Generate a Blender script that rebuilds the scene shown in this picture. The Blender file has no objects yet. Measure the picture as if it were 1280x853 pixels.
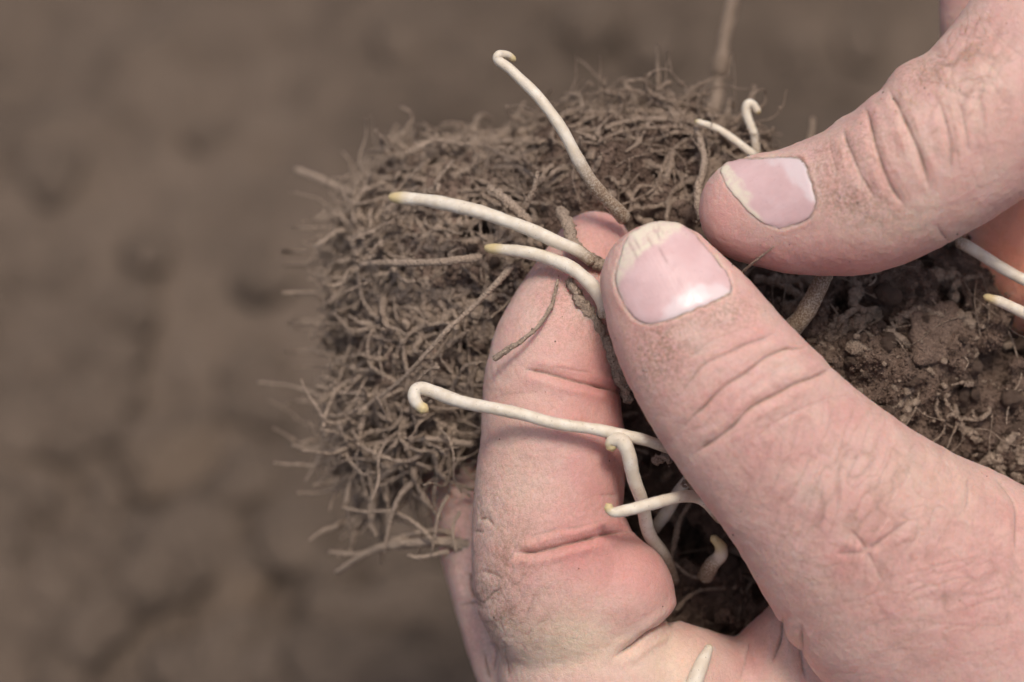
import bpy, math, random
import numpy as np
from mathutils import Vector, Matrix

C = bpy.context.scene.collection
SC = bpy.context.scene
rng = np.random.default_rng(11)
random.seed(5)

# ------------------------------------------------------------------ camera, world, sun, exposure
S = 0.01                      # the models are measured in centimetres
PXCM = 87.5                   # photo pixels per centimetre in the plane of the hands
DIST = 40.63                  # camera to the plane of the hands (cm), 100 mm lens
TILT = math.radians(33)       # camera looks down, tipped 33 degrees off the vertical
cT, sT = math.cos(TILT), math.sin(TILT)
R3 = np.array([[1, 0, 0], [0, cT, -sT], [0, sT, cT]])      # view-aligned modelling frame -> world
GROUND_DEPTH = 20.0
ORG = np.array([0, 0, GROUND_DEPTH * cT])

def world(p):
    return (np.asarray(p, float) @ R3.T + ORG) * S

cam_d = bpy.data.cameras.new('camera'); cam = bpy.data.objects.new('camera', cam_d); C.objects.link(cam)
cam.location = world((0, 0, DIST)); cam.rotation_euler = (TILT, 0, 0)
cam_d.lens = 100; cam_d.sensor_width = 36; cam_d.clip_start = 0.01; cam_d.clip_end = 500
cam_d.dof.use_dof = True; cam_d.dof.focus_distance = (DIST - 0.95) * S; cam_d.dof.aperture_fstop = 8.9
SC.camera = cam

SUN_FRAME = Vector((0.10, 0.55, 0.82)).normalized()
SUN_DIR = Vector(R3 @ np.array(SUN_FRAME)).normalized()
el = math.asin(SUN_DIR.z); az = math.atan2(SUN_DIR.x, SUN_DIR.y)
W = bpy.data.worlds.new('World'); SC.world = W; W.use_nodes = True
wn = W.node_tree.nodes; wl = W.node_tree.links
sky = wn.new('ShaderNodeTexSky'); sky.sky_type = 'NISHITA'; sky.sun_disc = False
sky.sun_elevation = el; sky.sun_rotation = az; sky.dust_density = 6; sky.air_density = 1.0; sky.ozone_density = 0.6
wl.new(sky.outputs[0], wn['Background'].inputs[0]); wn['Background'].inputs[1].default_value = 0.085
sun_d = bpy.data.lights.new('sun', 'SUN'); sun_d.energy = 1.5; sun_d.angle = math.radians(14); sun_d.color = (1, 0.92, 0.82)
sun = bpy.data.objects.new('sun', sun_d); C.objects.link(sun)
sun.location = (0, 0, 3); sun.rotation_euler = SUN_DIR.to_track_quat('Z', 'Y').to_euler()
SC.view_settings.view_transform = 'Standard'; SC.view_settings.look = 'None'
SC.view_settings.exposure = 0.40; SC.view_settings.gamma = 1.0
SC.cycles.use_denoising = True
SC.cycles.max_bounces = 6

# ------------------------------------------------------------------ numpy helpers
def at(px, py, z=0.0):
    k = (DIST - z) / DIST / PXCM
    return np.array([(px - 640) * k, (426.5 - py) * k, z])
def pr(r, z=0.0):
    return r * (DIST - z) / DIST / PXCM

TAB = rng.random((64, 64, 64)).astype(np.float32)
JIT = rng.random((3, 32, 32, 32)).astype(np.float32)
def vnoise(p, scale, off=0.0):
    q = p * scale + off
    i = np.floor(q).astype(np.int64); f = (q - i).astype(np.float32); f = f * f * (3 - 2 * f); i &= 63; j = (i + 1) & 63
    x0, y0, z0 = i.T; x1, y1, z1 = j.T; fx, fy, fz = f.T
    a = TAB[x0, y0, z0] * (1 - fx) + TAB[x1, y0, z0] * fx
    b = TAB[x0, y1, z0] * (1 - fx) + TAB[x1, y1, z0] * fx
    c = TAB[x0, y0, z1] * (1 - fx) + TAB[x1, y0, z1] * fx
    d = TAB[x0, y1, z1] * (1 - fx) + TAB[x1, y1, z1] * fx
    a = a * (1 - fy) + b * fy; c = c * (1 - fy) + d * fy
    return (a * (1 - fz) + c * fz) * 2 - 1
def fbm(p, scale, n=3, off=0.0):
    s = 0; a = 1.0
    for k in range(n):
        s = s + a * vnoise(p, scale * 2 ** k, off + 7.3 * k); a *= 0.5
    return s
def worley(p, scale):
    q = p * scale; b = np.floor(q).astype(np.int64); f1 = np.full(len(p), 9.0, np.float32)
    for dx in (-1, 0, 1):
        for dy in (-1, 0, 1):
            for dz in (-1, 0, 1):
                n = b + (dx, dy, dz); m = n & 31
                d = (n[:, 0] + JIT[0][m[:, 0], m[:, 1], m[:, 2]] - q[:, 0]) ** 2
                d += (n[:, 1] + JIT[1][m[:, 0], m[:, 1], m[:, 2]] - q[:, 1]) ** 2
                d += (n[:, 2] + JIT[2][m[:, 0], m[:, 1], m[:, 2]] - q[:, 2]) ** 2
                f1 = np.minimum(f1, d)
    return np.sqrt(f1)
def sstep(a, b, x):
    t = np.clip((x - a) / (b - a), 0, 1); return t * t * (3 - 2 * t)
def smin(a, b, k):
    if k <= 0: return np.minimum(a, b)
    h = np.clip(0.5 + 0.5 * (b - a) / k, 0, 1)
    return b * (1 - h) + a * h - k * h * (1 - h)
def catmull(P, n=6):
    P = np.asarray(P, float)
    if len(P) < 3:
        return np.array([P[0] + (P[-1] - P[0]) * t for t in np.linspace(0, 1, n + 1)])
    Q = np.vstack([2 * P[0] - P[1], P, 2 * P[-1] - P[-2]]); out = []
    for i in range(1, len(Q) - 2):
        a, b, c, d = Q[i - 1:i + 3]
        for t in np.arange(n) / n:
            out.append(0.5 * (2 * b + (c - a) * t + (2 * a - 5 * b + 4 * c - d) * t * t + (3 * b - a - 3 * c + d) * t ** 3))
    out.append(P[-1]); return np.array(out)

class Chain:
    """tapered limb: (px, py, z, r px) stations; flat = depth/width ratio; k = how softly it melts into what came before"""
    def __init__(s, pts, k=0.1, flat=1.0, n=5):
        P = np.array([np.append(at(a, b, z), pr(r, z)) for a, b, z, r in pts])
        s.q = catmull(P, n) if len(P) > 1 else np.vstack([P, P + 1e-4]); s.k = k; s.flat = flat
        m = s.q[:, 3].max() + 0.5
        s.lo = s.q[:, :3].min(0) - m; s.hi = s.q[:, :3].max(0) + m
    def sdf(s, p):
        d = np.full(len(p), 50.0, np.float32)
        for a, b in zip(s.q[:-1], s.q[1:]): d = np.minimum(d, s.seg(p, a, b))
        return d
    def seg(s, p, a, b):
        a = a.astype(np.float32); b = b.astype(np.float32); p = p.astype(np.float32)
        ab = (b - a)[:3]; L = max(float(ab @ ab), 1e-9)
        e = p - a[:3]; t = np.clip(e @ (ab / np.float32(L)), 0, 1)
        x = e[:, 0] - t * ab[0]; y = e[:, 1] - t * ab[1]; z = (e[:, 2] - t * ab[2]) / np.float32(s.flat)
        return np.sqrt(x * x + y * y + z * z) - (a[3] + t * (b[3] - a[3]))
    def pieces(s):
        for a, b in zip(s.q[:-1], s.q[1:]):
            m = max(a[3], b[3]) + 0.42
            yield np.minimum(a, b)[:3] - m, np.maximum(a, b)[:3] + m, (lambda p, a=a, b=b: s.seg(p, a, b))
class Blob:
    def __init__(s, px, py, z, rad, k=0.4):
        s.c = at(px, py, z); s.r = np.array(rad, float); s.k = k
        s.lo = s.c - s.r - 0.7; s.hi = s.c + s.r + 0.7
    def sdf(s, p):
        q = (p - s.c) / s.r; l = np.sqrt((q * q).sum(1)) + 1e-6
        g = np.sqrt((q * q / (s.r * s.r)).sum(1)) + 1e-6
        return l * (l - 1) / g
    def pieces(s): yield s.lo, s.hi, s.sdf
def field(prims, p):
    d = np.full(len(p), 50.0, np.float32)
    for c in prims:
        m = ((p > c.lo) & (p < c.hi)).all(1)
        if m.any(): d[m] = smin(d[m], c.sdf(p[m]), c.k)
    return d

def surface_nets(prims, h, disp=None, band=0.7):
    lo = np.min([c.lo for c in prims], 0) - 2 * h; hi = np.max([c.hi for c in prims], 0) + 2 * h
    n = np.ceil((hi - lo) / h).astype(int)
    F = np.full(n, 50.0, np.float32)
    ax = [lo[i] + h * np.arange(n[i]) for i in range(3)]
    for c in prims:
        a = np.maximum(np.floor((c.lo - lo) / h).astype(int), 0); b = np.minimum(np.ceil((c.hi - lo) / h).astype(int), n)
        sl = tuple(slice(a[i], b[i]) for i in range(3))
        D = np.full(b - a, 50.0, np.float32)
        for lo_s, hi_s, fn in c.pieces():
            a2 = np.maximum(np.floor((lo_s - lo) / h).astype(int), a); b2 = np.minimum(np.ceil((hi_s - lo) / h).astype(int), b)
            if (b2 <= a2).any(): continue
            g = np.stack(np.meshgrid(*[ax[i][a2[i]:b2[i]] for i in range(3)], indexing='ij'), -1).reshape(-1, 3)
            s2 = tuple(slice(a2[i] - a[i], b2[i] - a[i]) for i in range(3))
            D[s2] = np.minimum(D[s2], fn(g.astype(np.float32)).reshape(b2 - a2))
        F[sl] = smin(F[sl], D, c.k)
    if disp is not None:
        idx = np.argwhere(np.abs(F) < band)
        F[tuple(idx.T)] += disp(lo + h * idx).astype(np.float32)
    ins = F < 0
    s = np.zeros(n - 1, np.int8)
    off = [(x, y, z) for x in (0, 1) for y in (0, 1) for z in (0, 1)]
    for x, y, z in off: s += ins[x:n[0] - 1 + x, y:n[1] - 1 + y, z:n[2] - 1 + z]
    cells = np.argwhere((s > 0) & (s < 8))
    ID = np.full(n - 1, -1, np.int32); ID[tuple(cells.T)] = np.arange(len(cells))
    acc = np.zeros((len(cells), 3)); cnt = np.zeros(len(cells))
    for o in off:
        for a in range(3):
            if o[a]: continue
            q = list(o); q[a] = 1
            fa = F[tuple((cells + o).T)]; fb = F[tuple((cells + q).T)]
            m = (fa < 0) != (fb < 0); t = fa[m] / (fa[m] - fb[m])
            pos = np.tile(np.array(o, float), (m.sum(), 1)); pos[:, a] = t
            acc[m] += pos; cnt[m] += 1
    V = lo + h * (cells + acc / cnt[:, None])
    quads = []
    for a in range(3):
        b, c = (a + 1) % 3, (a + 2) % 3
        A = [slice(None)] * 3; B = [slice(None)] * 3; A[a] = slice(0, -1); B[a] = slice(1, None)
        i0, i1 = ins[tuple(A)], ins[tuple(B)]
        e = np.argwhere(i0 != i1); e = e[(e[:, b] > 0) & (e[:, c] > 0) & (e[:, b] < n[b] - 1) & (e[:, c] < n[c] - 1)]
        f = i0[tuple(e.T)]
        eb = np.zeros(3, int); eb[b] = 1; ec = np.zeros(3, int); ec[c] = 1
        q = np.stack([ID[tuple((e - eb - ec).T)], ID[tuple((e - ec).T)], ID[tuple(e.T)], ID[tuple((e - eb).T)]], 1)
        q[~f] = q[~f][:, ::-1]; quads.append(q)
    return V, np.vstack(quads)

# ------------------------------------------------------------------ mesh and object helpers
def mesh_np(name, V, F, mat=None, attrs=None, smooth=True):
    """V: world-relative metres; F: (n,k) array or list of such arrays"""
    me = bpy.data.meshes.new(name); Fs = F if isinstance(F, list) else [F]
    me.vertices.add(len(V)); me.vertices.foreach_set('co', np.ascontiguousarray(V, np.float32).ravel())
    nl = sum(f.size for f in Fs); npoly = sum(len(f) for f in Fs)
    me.loops.add(nl); me.loops.foreach_set('vertex_index', np.concatenate([f.ravel() for f in Fs]).astype(np.int32))
    tot = np.concatenate([np.full(len(f), f.shape[1], np.int32) for f in Fs])
    me.polygons.add(npoly); me.polygons.foreach_set('loop_start', np.concatenate([[0], np.cumsum(tot)[:-1]]).astype(np.int32))
    me.update(calc_edges=True)
    if smooth: me.polygons.foreach_set('use_smooth', np.ones(npoly, bool))
    for k, v in (attrs or {}).items():
        a = me.attributes.new(k, 'FLOAT', 'POINT'); a.data.foreach_set('value', np.asarray(v, np.float32))
    if mat: me.materials.append(mat)
    me.validate(); return me
def link(name, me, parent=None, loc=None, label=None, cat=None, group=None, kind=None):
    o = bpy.data.objects.new(name, me); C.objects.link(o)
    if parent is not None: o.parent = parent
    if loc is not None: o.location = loc
    for k, v in (('label', label), ('category', cat), ('group', group), ('kind', kind)):
        if v: o[k] = v
    return o
def scatter(idx, val, n):
    return np.stack([np.bincount(idx, val[:, k], n) for k in range(3)], 1)
def normals(V, F):
    N = np.zeros_like(V)
    for f in (F if isinstance(F, list) else [F]):
        q = f.shape[1] > 3
        n = np.cross(V[f[:, 2]] - V[f[:, 0]], V[f[:, 3]] - V[f[:, 1]]) if q else np.cross(V[f[:, 1]] - V[f[:, 0]], V[f[:, 2]] - V[f[:, 0]])
        for k in range(f.shape[1]): N += scatter(f[:, k], n, len(V))
    return N / (np.linalg.norm(N, axis=1)[:, None] + 1e-12)
def relax(V, F, it=2, a=0.5):
    i = F.ravel(); j = np.roll(F, -1, 1).ravel(); i, j = np.concatenate([i, j]), np.concatenate([j, i]); c = np.bincount(i, minlength=len(V))
    for _ in range(it): V = V * (1 - a) + a * scatter(i, V[j], len(V)) / c[:, None]
    return V
def refine(V, F, sel=None, bulge=0.7):
    """split the chosen quads in four, the new points lifted onto the rounded surface"""
    N = normals(V, F); sel = np.ones(len(F), bool) if sel is None else sel; keep = F[~sel]; f = F[sel]; n = len(V)
    e = np.stack([f, np.roll(f, -1, 1)], -1).reshape(-1, 2); e.sort(1)
    key, inv = np.unique(e[:, 0].astype(np.int64) * n + e[:, 1], return_inverse=True); a, b = key // n, key % n
    def lift(p, ids):
        o = 0
        for k in ids.T: o = o + p - N[k] * ((p - V[k]) * N[k]).sum(1)[:, None]
        return p * (1 - bulge) + bulge * o / ids.shape[1]
    M = lift((V[a] + V[b]) / 2, np.stack([a, b], 1)); c = lift(V[f].mean(1), f)
    m = inv.reshape(-1, 4) + n; ci = n + len(M) + np.arange(len(f))
    new = [np.stack([f[:, k], m[:, k], ci, m[:, k - 1]], 1) for k in range(4)]
    return np.vstack([V, M, c]), np.vstack([keep] + new)
def tube(P, r, sides=7, rough=0.0, seed=0, cap=True):
    P = np.asarray(P, float); n = len(P); r = np.broadcast_to(r, (n,)).astype(float)
    T = np.gradient(P, axis=0); T /= np.linalg.norm(T, axis=1)[:, None] + 1e-12
    u = np.cross(T[0], (0.31, 0.52, 0.8)); u /= np.linalg.norm(u); U = [u]
    for i in range(1, n):
        u = u - T[i] * (u @ T[i]); u /= np.linalg.norm(u) + 1e-12; U.append(u)
    U = np.array(U); Wv = np.cross(T, U); a = np.arange(sides) * 2 * math.pi / sides
    ring = U[:, None] * np.cos(a)[None, :, None] + Wv[:, None] * np.sin(a)[None, :, None]
    rr = np.repeat(r[:, None], sides, 1)
    if rough: rr = rr * (1 + rough * (np.random.default_rng(seed).random(rr.shape) - 0.5) * 2)
    V = (P[:, None] + ring * rr[..., None]).reshape(-1, 3)
    i = np.arange(n - 1)[:, None] * sides; j = np.arange(sides)[None]; k = (j + 1) % sides
    F = np.stack([i + j, i + k, i + k + sides, i + j + sides], -1).reshape(-1, 4)
    V = np.vstack([V, P[0] - T[0] * r[0] * 0.6, P[-1] + T[-1] * r[-1] * 0.7])
    jj = np.arange(sides); kk = (jj + 1) % sides
    c0 = np.stack([kk, jj, np.full(sides, n * sides)], 1)
    c1 = np.stack([jj + (n - 1) * sides, kk + (n - 1) * sides, np.full(sides, n * sides + 1)], 1)
    return V, [F, np.vstack([c0, c1])]
def join(parts):
    V = []; Q = []; Tt = []; o = 0
    for v, fs in parts:
        V.append(v)
        for f in (fs if isinstance(fs, list) else [fs]): (Q if f.shape[1] == 4 else Tt).append(f + o)
        o += len(v)
    return np.vstack(V), [np.vstack(x) for x in (Q, Tt) if x]

OCT = np.array([[1, 0, 0], [-1, 0, 0], [0, 1, 0], [0, -1, 0], [0, 0, 1], [0, 0, -1]], float)
OCF = np.array([[0, 2, 4], [2, 1, 4], [1, 3, 4], [3, 0, 4], [2, 0, 5], [1, 2, 5], [3, 1, 5], [0, 3, 5]])
def grains(pts, size, nrm=None):
    n = len(pts); s = size[:, None, None] * (0.6 + 0.8 * rng.random((n, 6, 1)))
    a = rng.uniform(0, 6.28, n); ca, sa = np.cos(a), np.sin(a); R = np.zeros((n, 3, 3)); R[:, 0, 0] = ca; R[:, 0, 1] = -sa; R[:, 1, 0] = sa; R[:, 1, 1] = ca; R[:, 2, 2] = 1
    v = (OCT[None] * s) @ R + pts[:, None]
    return v.reshape(-1, 3), (OCF[None] + 6 * np.arange(n)[:, None, None]).reshape(-1, 3)

# ------------------------------------------------------------------ materials
class NT:
    def __init__(s, name):
        s.m = bpy.data.materials.new(name); s.m.use_nodes = True; s.t = s.m.node_tree
        s.b = s.t.nodes['Principled BSDF']; s.out = s.t.nodes['Material Output']
        tc = s.n('ShaderNodeTexCoord'); sc = s.n('ShaderNodeVectorMath'); sc.operation = 'SCALE'
        s.l(tc.outputs['Object'], sc.inputs[0]); sc.inputs['Scale'].default_value = 100; s.co = sc.outputs[0]
    def n(s, t): return s.t.nodes.new(t)
    def l(s, a, b): s.t.links.new(a, b)
    def put(s, v, sock):
        if isinstance(v, (int, float)): sock.default_value = v
        elif isinstance(v, tuple): sock.default_value = v if len(v) == 4 else (*v, 1)
        else: s.l(v, sock)
    def noise(s, scale, detail=4, rough=0.55, co=None, dist=0.0):
        n = s.n('ShaderNodeTexNoise'); s.l(co or s.co, n.inputs['Vector']); n.inputs['Scale'].default_value = scale
        n.inputs['Detail'].default_value = detail; n.inputs['Roughness'].default_value = rough; n.inputs['Distortion'].default_value = dist
        return n.outputs['Fac']
    def vor(s, scale, feat='F1', co=None, rnd=1.0):
        n = s.n('ShaderNodeTexVoronoi'); n.feature = feat; s.l(co or s.co, n.inputs['Vector']); n.inputs['Scale'].default_value = scale
        n.inputs['Randomness'].default_value = rnd
        return n.outputs['Distance']
    def attr(s, name):
        n = s.n('ShaderNodeAttribute'); n.attribute_name = name; return n.outputs['Fac']
    def ramp(s, f, a, b, lo=0.0, hi=1.0):
        n = s.n('ShaderNodeMapRange'); n.interpolation_type = 'SMOOTHSTEP'; s.put(f, n.inputs[0])
        for i, v in enumerate((a, b, lo, hi)): n.inputs[i + 1].default_value = v
        return n.outputs[0]
    def math(s, op, a, b=0.0):
        n = s.n('ShaderNodeMath'); n.operation = op; s.put(a, n.inputs[0]); s.put(b, n.inputs[1]); return n.outputs[0]
    def mix(s, f, a, b):
        n = s.n('ShaderNodeMix'); n.data_type = 'RGBA'; s.put(f, n.inputs[0]); s.put(a, n.inputs[6]); s.put(b, n.inputs[7]); return n.outputs[2]
    def warp(s, amt, scale):
        n = s.n('ShaderNodeTexNoise'); s.l(s.co, n.inputs['Vector']); n.inputs['Scale'].default_value = scale
        a = s.n('ShaderNodeVectorMath'); a.operation = 'SCALE'; s.l(n.outputs['Color'], a.inputs[0]); a.inputs['Scale'].default_value = amt
        b = s.n('ShaderNodeVectorMath'); s.l(s.co, b.inputs[0]); s.l(a.outputs[0], b.inputs[1]); return b.outputs[0]
    def squash(s, rot, sc, co=None):
        n = s.n('ShaderNodeMapping'); s.l(co or s.co, n.inputs[0]); n.inputs['Rotation'].default_value = rot; n.inputs['Scale'].default_value = sc
        return n.outputs[0]
    def bump(s, h, strength, dist_cm, prev=None):
        n = s.n('ShaderNodeBump'); s.put(h, n.inputs['Height']); n.inputs['Strength'].default_value = strength
        n.inputs['Distance'].default_value = dist_cm * S
        if prev is not None: s.l(prev, n.inputs['Normal'])
        return n.outputs[0]
    def done(s, col, rough=0.8, nrm=None, spec=0.5):
        s.put(col, s.b.inputs['Base Color']); s.put(rough, s.b.inputs['Roughness'])
        if nrm is not None: s.l(nrm, s.b.inputs['Normal'])
        s.b.inputs['Specular IOR Level'].default_value = spec; return s.m

def make_skin(name, line_rot):
    t = NT(name)
    mott = t.noise(2.2, 3); fine = t.noise(26, 3, 0.6)
    base = t.mix(t.ramp(mott, 0.32, 0.7), (0.68, 0.478, 0.418), (0.67, 0.422, 0.384))
    base = t.mix(t.math('MULTIPLY', t.ramp(fine, 0.35, 0.75), 0.35), base, (0.74, 0.545, 0.465))
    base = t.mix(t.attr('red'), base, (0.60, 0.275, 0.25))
    base = t.mix(t.attr('sun_glow'), base, (0.84, 0.40, 0.28))  # sunlit glow of the rear fingers, painted into the skin colour
    base = t.mix(t.attr('pale'), base, (0.76, 0.63, 0.47))
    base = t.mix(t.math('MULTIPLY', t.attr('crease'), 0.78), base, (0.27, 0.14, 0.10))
    dn = t.noise(17, 5, 0.8); dn2 = t.noise(60, 2, 0.7)
    d = t.math('MULTIPLY', t.attr('dirt'), t.ramp(t.math('ADD', t.math('MULTIPLY', dn, 0.65), t.math('MULTIPLY', dn2, 0.35)), 0.45, 0.56))
    pores = t.math('MULTIPLY', t.ramp(t.vor(34), .16, .05), t.ramp(t.noise(3, 2), .4, .65, 0, .13)); base = t.mix(pores, base, (0.36, 0.19, 0.14))
    dusty = t.math('MULTIPLY', t.ramp(t.noise(1.1, 4, 0.6), 0.45, 0.75), 0.10)
    base = t.mix(t.math('MINIMUM', t.math('ADD', d, dusty), 1.0), base, (0.27, 0.18, 0.118))
    w = t.warp(0.10, 5)
    ln = t.squash(line_rot, (1, 0.30, 1), w)
    v1 = t.ramp(t.vor(11, 'DISTANCE_TO_EDGE', ln), 0.0, 0.14)
    v2 = t.ramp(t.vor(27, 'DISTANCE_TO_EDGE', w), 0.0, 0.16)
    n = t.bump(v1, 0.24, 0.010); n = t.bump(v2, 0.36, 0.006, n); n = t.bump(t.noise(75, 2, 0.6), 0.5, 0.006, n)
    n = t.bump(t.noise(7, 4, 0.6), 0.25, 0.03, n)
    rough = t.ramp(t.noise(30, 3), 0.3, 0.7, 0.42, 0.62)
    m = t.done(base, rough, n, 0.42)
    b = t.b; b.subsurface_method = 'RANDOM_WALK'
    b.inputs['Subsurface Weight'].default_value = 0.85
    b.inputs['Subsurface Radius'].default_value = (1.0, 0.36, 0.2); b.inputs['Subsurface Scale'].default_value = 0.16 * S
    return m
def make_soil(name, c0, c1, c2, gran=30, mac=1.3, mid=11):
    t = NT(name)
    a = t.ramp(t.noise(mac, 4, 0.6), 0.35, 0.65); b = t.ramp(t.noise(mid, 5, 0.7), 0.35, 0.7); g = t.noise(gran, 3, 0.7)
    col = t.mix(a, c0, c1); col = t.mix(t.math('MULTIPLY', b, 0.6), col, c2)
    sp = t.ramp(t.vor(gran * 1.4), 0.0, 0.22, 0.45, 0.0)
    col = t.mix(sp, col, tuple(min(1, x * 1.9) for x in c2))
    col = t.mix(t.attr('dry'), col, tuple(min(.62, x * 1.3) for x in c2))
    grit = t.noise(gran * 1.3, 2, 0.8)
    col = t.mix(t.ramp(grit, 0.42, 0.30, 0, .6), col, tuple(x * .45 for x in c0))
    col = t.mix(t.ramp(grit, 0.58, 0.72, 0, .8), col, tuple(min(.7, x * 1.6) for x in c2))
    n = t.bump(g, 1.0, 0.05); n = t.bump(t.vor(gran * 0.8), 0.9, 0.03, n); n = t.bump(grit, 0.8, 0.025, n)
    return t.done(col, 0.93, n, 0.25)
def make_shoot(name):
    t = NT(name)
    c = t.mix(t.ramp(t.noise(6, 3), 0.35, 0.7), (0.66, 0.58, 0.47), (0.76, 0.70, 0.60))
    c = t.mix(t.attr('tip'), c, (0.60, 0.485, 0.265))
    dn = t.ramp(t.noise(34, 3, 0.7), 0.40, 0.56)
    spk = t.math('MULTIPLY', t.ramp(t.noise(24, 3, 0.7), 0.61, 0.69), 0.55)
    c = t.mix(t.math('MAXIMUM', spk, t.math('MULTIPLY', t.attr('dirt'), t.ramp(dn, 0, 1, 0.55, 1))), c, (0.24, 0.165, 0.11))
    n = t.bump(t.noise(14, 3), 0.3, 0.02); n = t.bump(t.noise(50, 3, 0.7), 0.4, 0.006, n)
    m = t.done(c, 0.5, n, 0.4); b = t.b
    b.inputs['Subsurface Weight'].default_value = 0.5; b.inputs['Subsurface Radius'].default_value = (1, 0.9, 0.6); b.inputs['Subsurface Scale'].default_value = 0.05 * S
    return m
def make_nail(name):
    t = NT(name)
    c = t.mix(t.ramp(t.noise(3, 2), 0.3, 0.75), (0.64, 0.43, 0.425), (0.70, 0.495, 0.49))
    c = t.mix(t.attr('lunula'), c, (0.76, 0.64, 0.64))
    c = t.mix(t.math('MULTIPLY', t.attr('edge'), t.ramp(t.noise(12, 4), 0.3, 0.65, 0.5, 1)), c, (0.74, 0.66, 0.53))
    c = t.mix(t.math('MULTIPLY', t.attr('rim'), t.ramp(t.noise(18, 4, 0.7), 0.35, 0.6)), c, (0.22, 0.14, 0.09))
    c = t.mix(t.math('MULTIPLY', t.attr('streak'), 0.55), c, (0.33, 0.19, 0.18))
    n = t.bump(t.attr('ridge'), 0.16, 0.005); n = t.bump(t.noise(12, 4), 0.2, 0.02, n)
    m = t.done(c, t.ramp(t.noise(16, 3), 0.3, 0.7, 0.27, 0.46), n, 0.5); b = t.b; b.inputs['Coat Weight'].default_value = .10; b.inputs['Coat Roughness'].default_value = .30
    b.inputs['Subsurface Weight'].default_value = 0.4; b.inputs['Subsurface Radius'].default_value = (1, 0.5, 0.4); b.inputs['Subsurface Scale'].default_value = 0.06 * S
    return m
M_SKIN = make_skin('lower_skin', (0, 0, math.radians(-38)))
M_SKIN2 = make_skin('upper_skin', (0, 0, math.radians(62)))
M_NAIL = make_nail('nail'); M_SHOOT = make_shoot('pale_shoot')
M_SOIL = make_soil('clod_soil', (0.135, 0.088, 0.066), (0.185, 0.127, 0.097), (0.25, 0.178, 0.138))
M_ROOT = make_soil('soil_crusted_root', (0.255, 0.184, 0.136), (0.35, 0.263, 0.202), (0.44, 0.343, 0.268), 30)
M_GROUND = make_soil('ground_soil', (0.042, 0.030, 0.022), (0.090, 0.066, 0.049), (0.134, 0.101, 0.077), 5, .2, .6)
M_STONE = make_soil('dusty_stone', (0.09, 0.064, 0.046), (0.11, 0.080, 0.058), (0.13, 0.096, 0.070), 9)
_t = NT('body_hair'); M_HAIR = _t.done((0.55, 0.38, 0.22), 0.4)

# ------------------------------------------------------------------ hands: shapes
LOWER_THUMB = Chain([(827, 354, 1.45, 77), (866, 420, 1.6, 99), (930, 507, 1.75, 112), (1020, 607, 1.6, 126), (1128, 716, 1.15, 163), (1270, 830, .5, 200), (1420, 980, .2, 215)], 0.05, 0.74)
INDEX = Chain([(742, 312, -.35, 48), (716, 378, -.1, 66), (692, 452, .15, 82), (689, 560, .3, 90), (684, 655, .4, 94), (703, 733, .35, 109), (732, 795, .18, 103), (748, 862, .0, 122), (830, 960, -.2, 150), (960, 1090, -.4, 190)], 0.05, 0.92)
lower_prims = [
    Chain([(1180, 880, -.9, 150), (1330, 980, -.5, 215), (1500, 1160, -.2, 225), (1700, 1380, 0, 215)], 0.3, 0.8),      # palm, wrist, forearm
    Chain([(930, 1000, -1.0, 150), (1200, 1060, -.9, 190)], 0.5),
    LOWER_THUMB,
    Chain([(1322, 700, .9, 97), (1420, 760, .6, 110)], 0.06, 0.9),
    Chain([(1205, 650, 1.0, 62)], 0.25),
    Chain([(1006, 806, -.15, 66), (962, 880, -.35, 84), (940, 980, -.6, 100)], 0.10),     # web of the thumb
    INDEX,
    Chain([(745, 738, .50, 72), (770, 742, .52, 73)], 0.12),                              # pad of the base joint
    Chain([(716, 610, .45, 60), (712, 560, .4, 66)], 0.2),
    Chain([(846, 866, .02, 86), (900, 876, -.35, 80)], 0.06),
    Chain([(600, 430, -4.4, 48), (562, 520, -3.2, 50), (582, 610, -2.2, 52), (623, 712, -1.35, 66), (664, 812, -.95, 77), (735, 930, -.8, 95), (860, 1050, -.8, 120)], 0.03),   # middle finger
    Chain([(760, 440, -5.6, 46), (690, 520, -5.2, 50), (660, 640, -4.2, 58), (720, 790, -2.9, 70), (800, 930, -1.9, 90), (950, 1060, -1.2, 120)], 0.03),
    Chain([(880, 520, -5.6, 40), (800, 590, -5.4, 44), (760, 700, -4.6, 50), (830, 850, -3.4, 62), (920, 980, -2.3, 80), (1050, 1080, -1.3, 110)], 0.03),
]
UPPER_THUMB = Chain([(939, 263, .95, 66), (1008, 262, 1.15, 83), (1080, 246, 1.4, 96), (1152, 205, 1.6, 103), (1220, 158, 1.6, 108), (1292, 88, 1.4, 116), (1385, -20, 1.0, 135), (1500, -170, .6, 165)], 0.06, 0.85)
upper_prims = [
    Chain([(1560, -40, -.8, 190), (1620, -260, -.2, 200), (1700, -420, 0, 190)], 0.3, 0.8),
    Chain([(1500, 60, -1.0, 150), (1620, 60, -1.2, 150)], 0.4),
    UPPER_THUMB,
    Chain([(1108, 152, 1.55, 33)], 0.12), Chain([(1152, 118, 1.6, 44)], 0.15), Chain([(1064, 172, 1.4, 26)], 0.12),
    Chain([(1560, 20, -1.2, 110), (1400, -20, -1.2, 85), (1250, -45, -1.2, 58), (1226, 38, -1.3, 50), (1250, 130, -2.0, 45)], 0.04),       # index, bent behind the thumb
    Chain([(1580, 120, -1.2, 105), (1430, 200, -.9, 82), (1322, 262, -.6, 62), (1240, 335, -1.4, 56), (1130, 380, -3.6, 50)], 0.04),
    Chain([(1600, 260, -1.4, 100), (1460, 310, -.8, 78), (1335, 345, -.55, 60), (1255, 385, -1.8, 54), (1150, 430, -4.2, 48)], 0.04),
    Chain([(1600, 340, -2.0, 85), (1480, 420, -2.2, 64), (1390, 480, -3.4, 50), (1280, 510, -4.6, 42)], 0.04),
]

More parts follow.
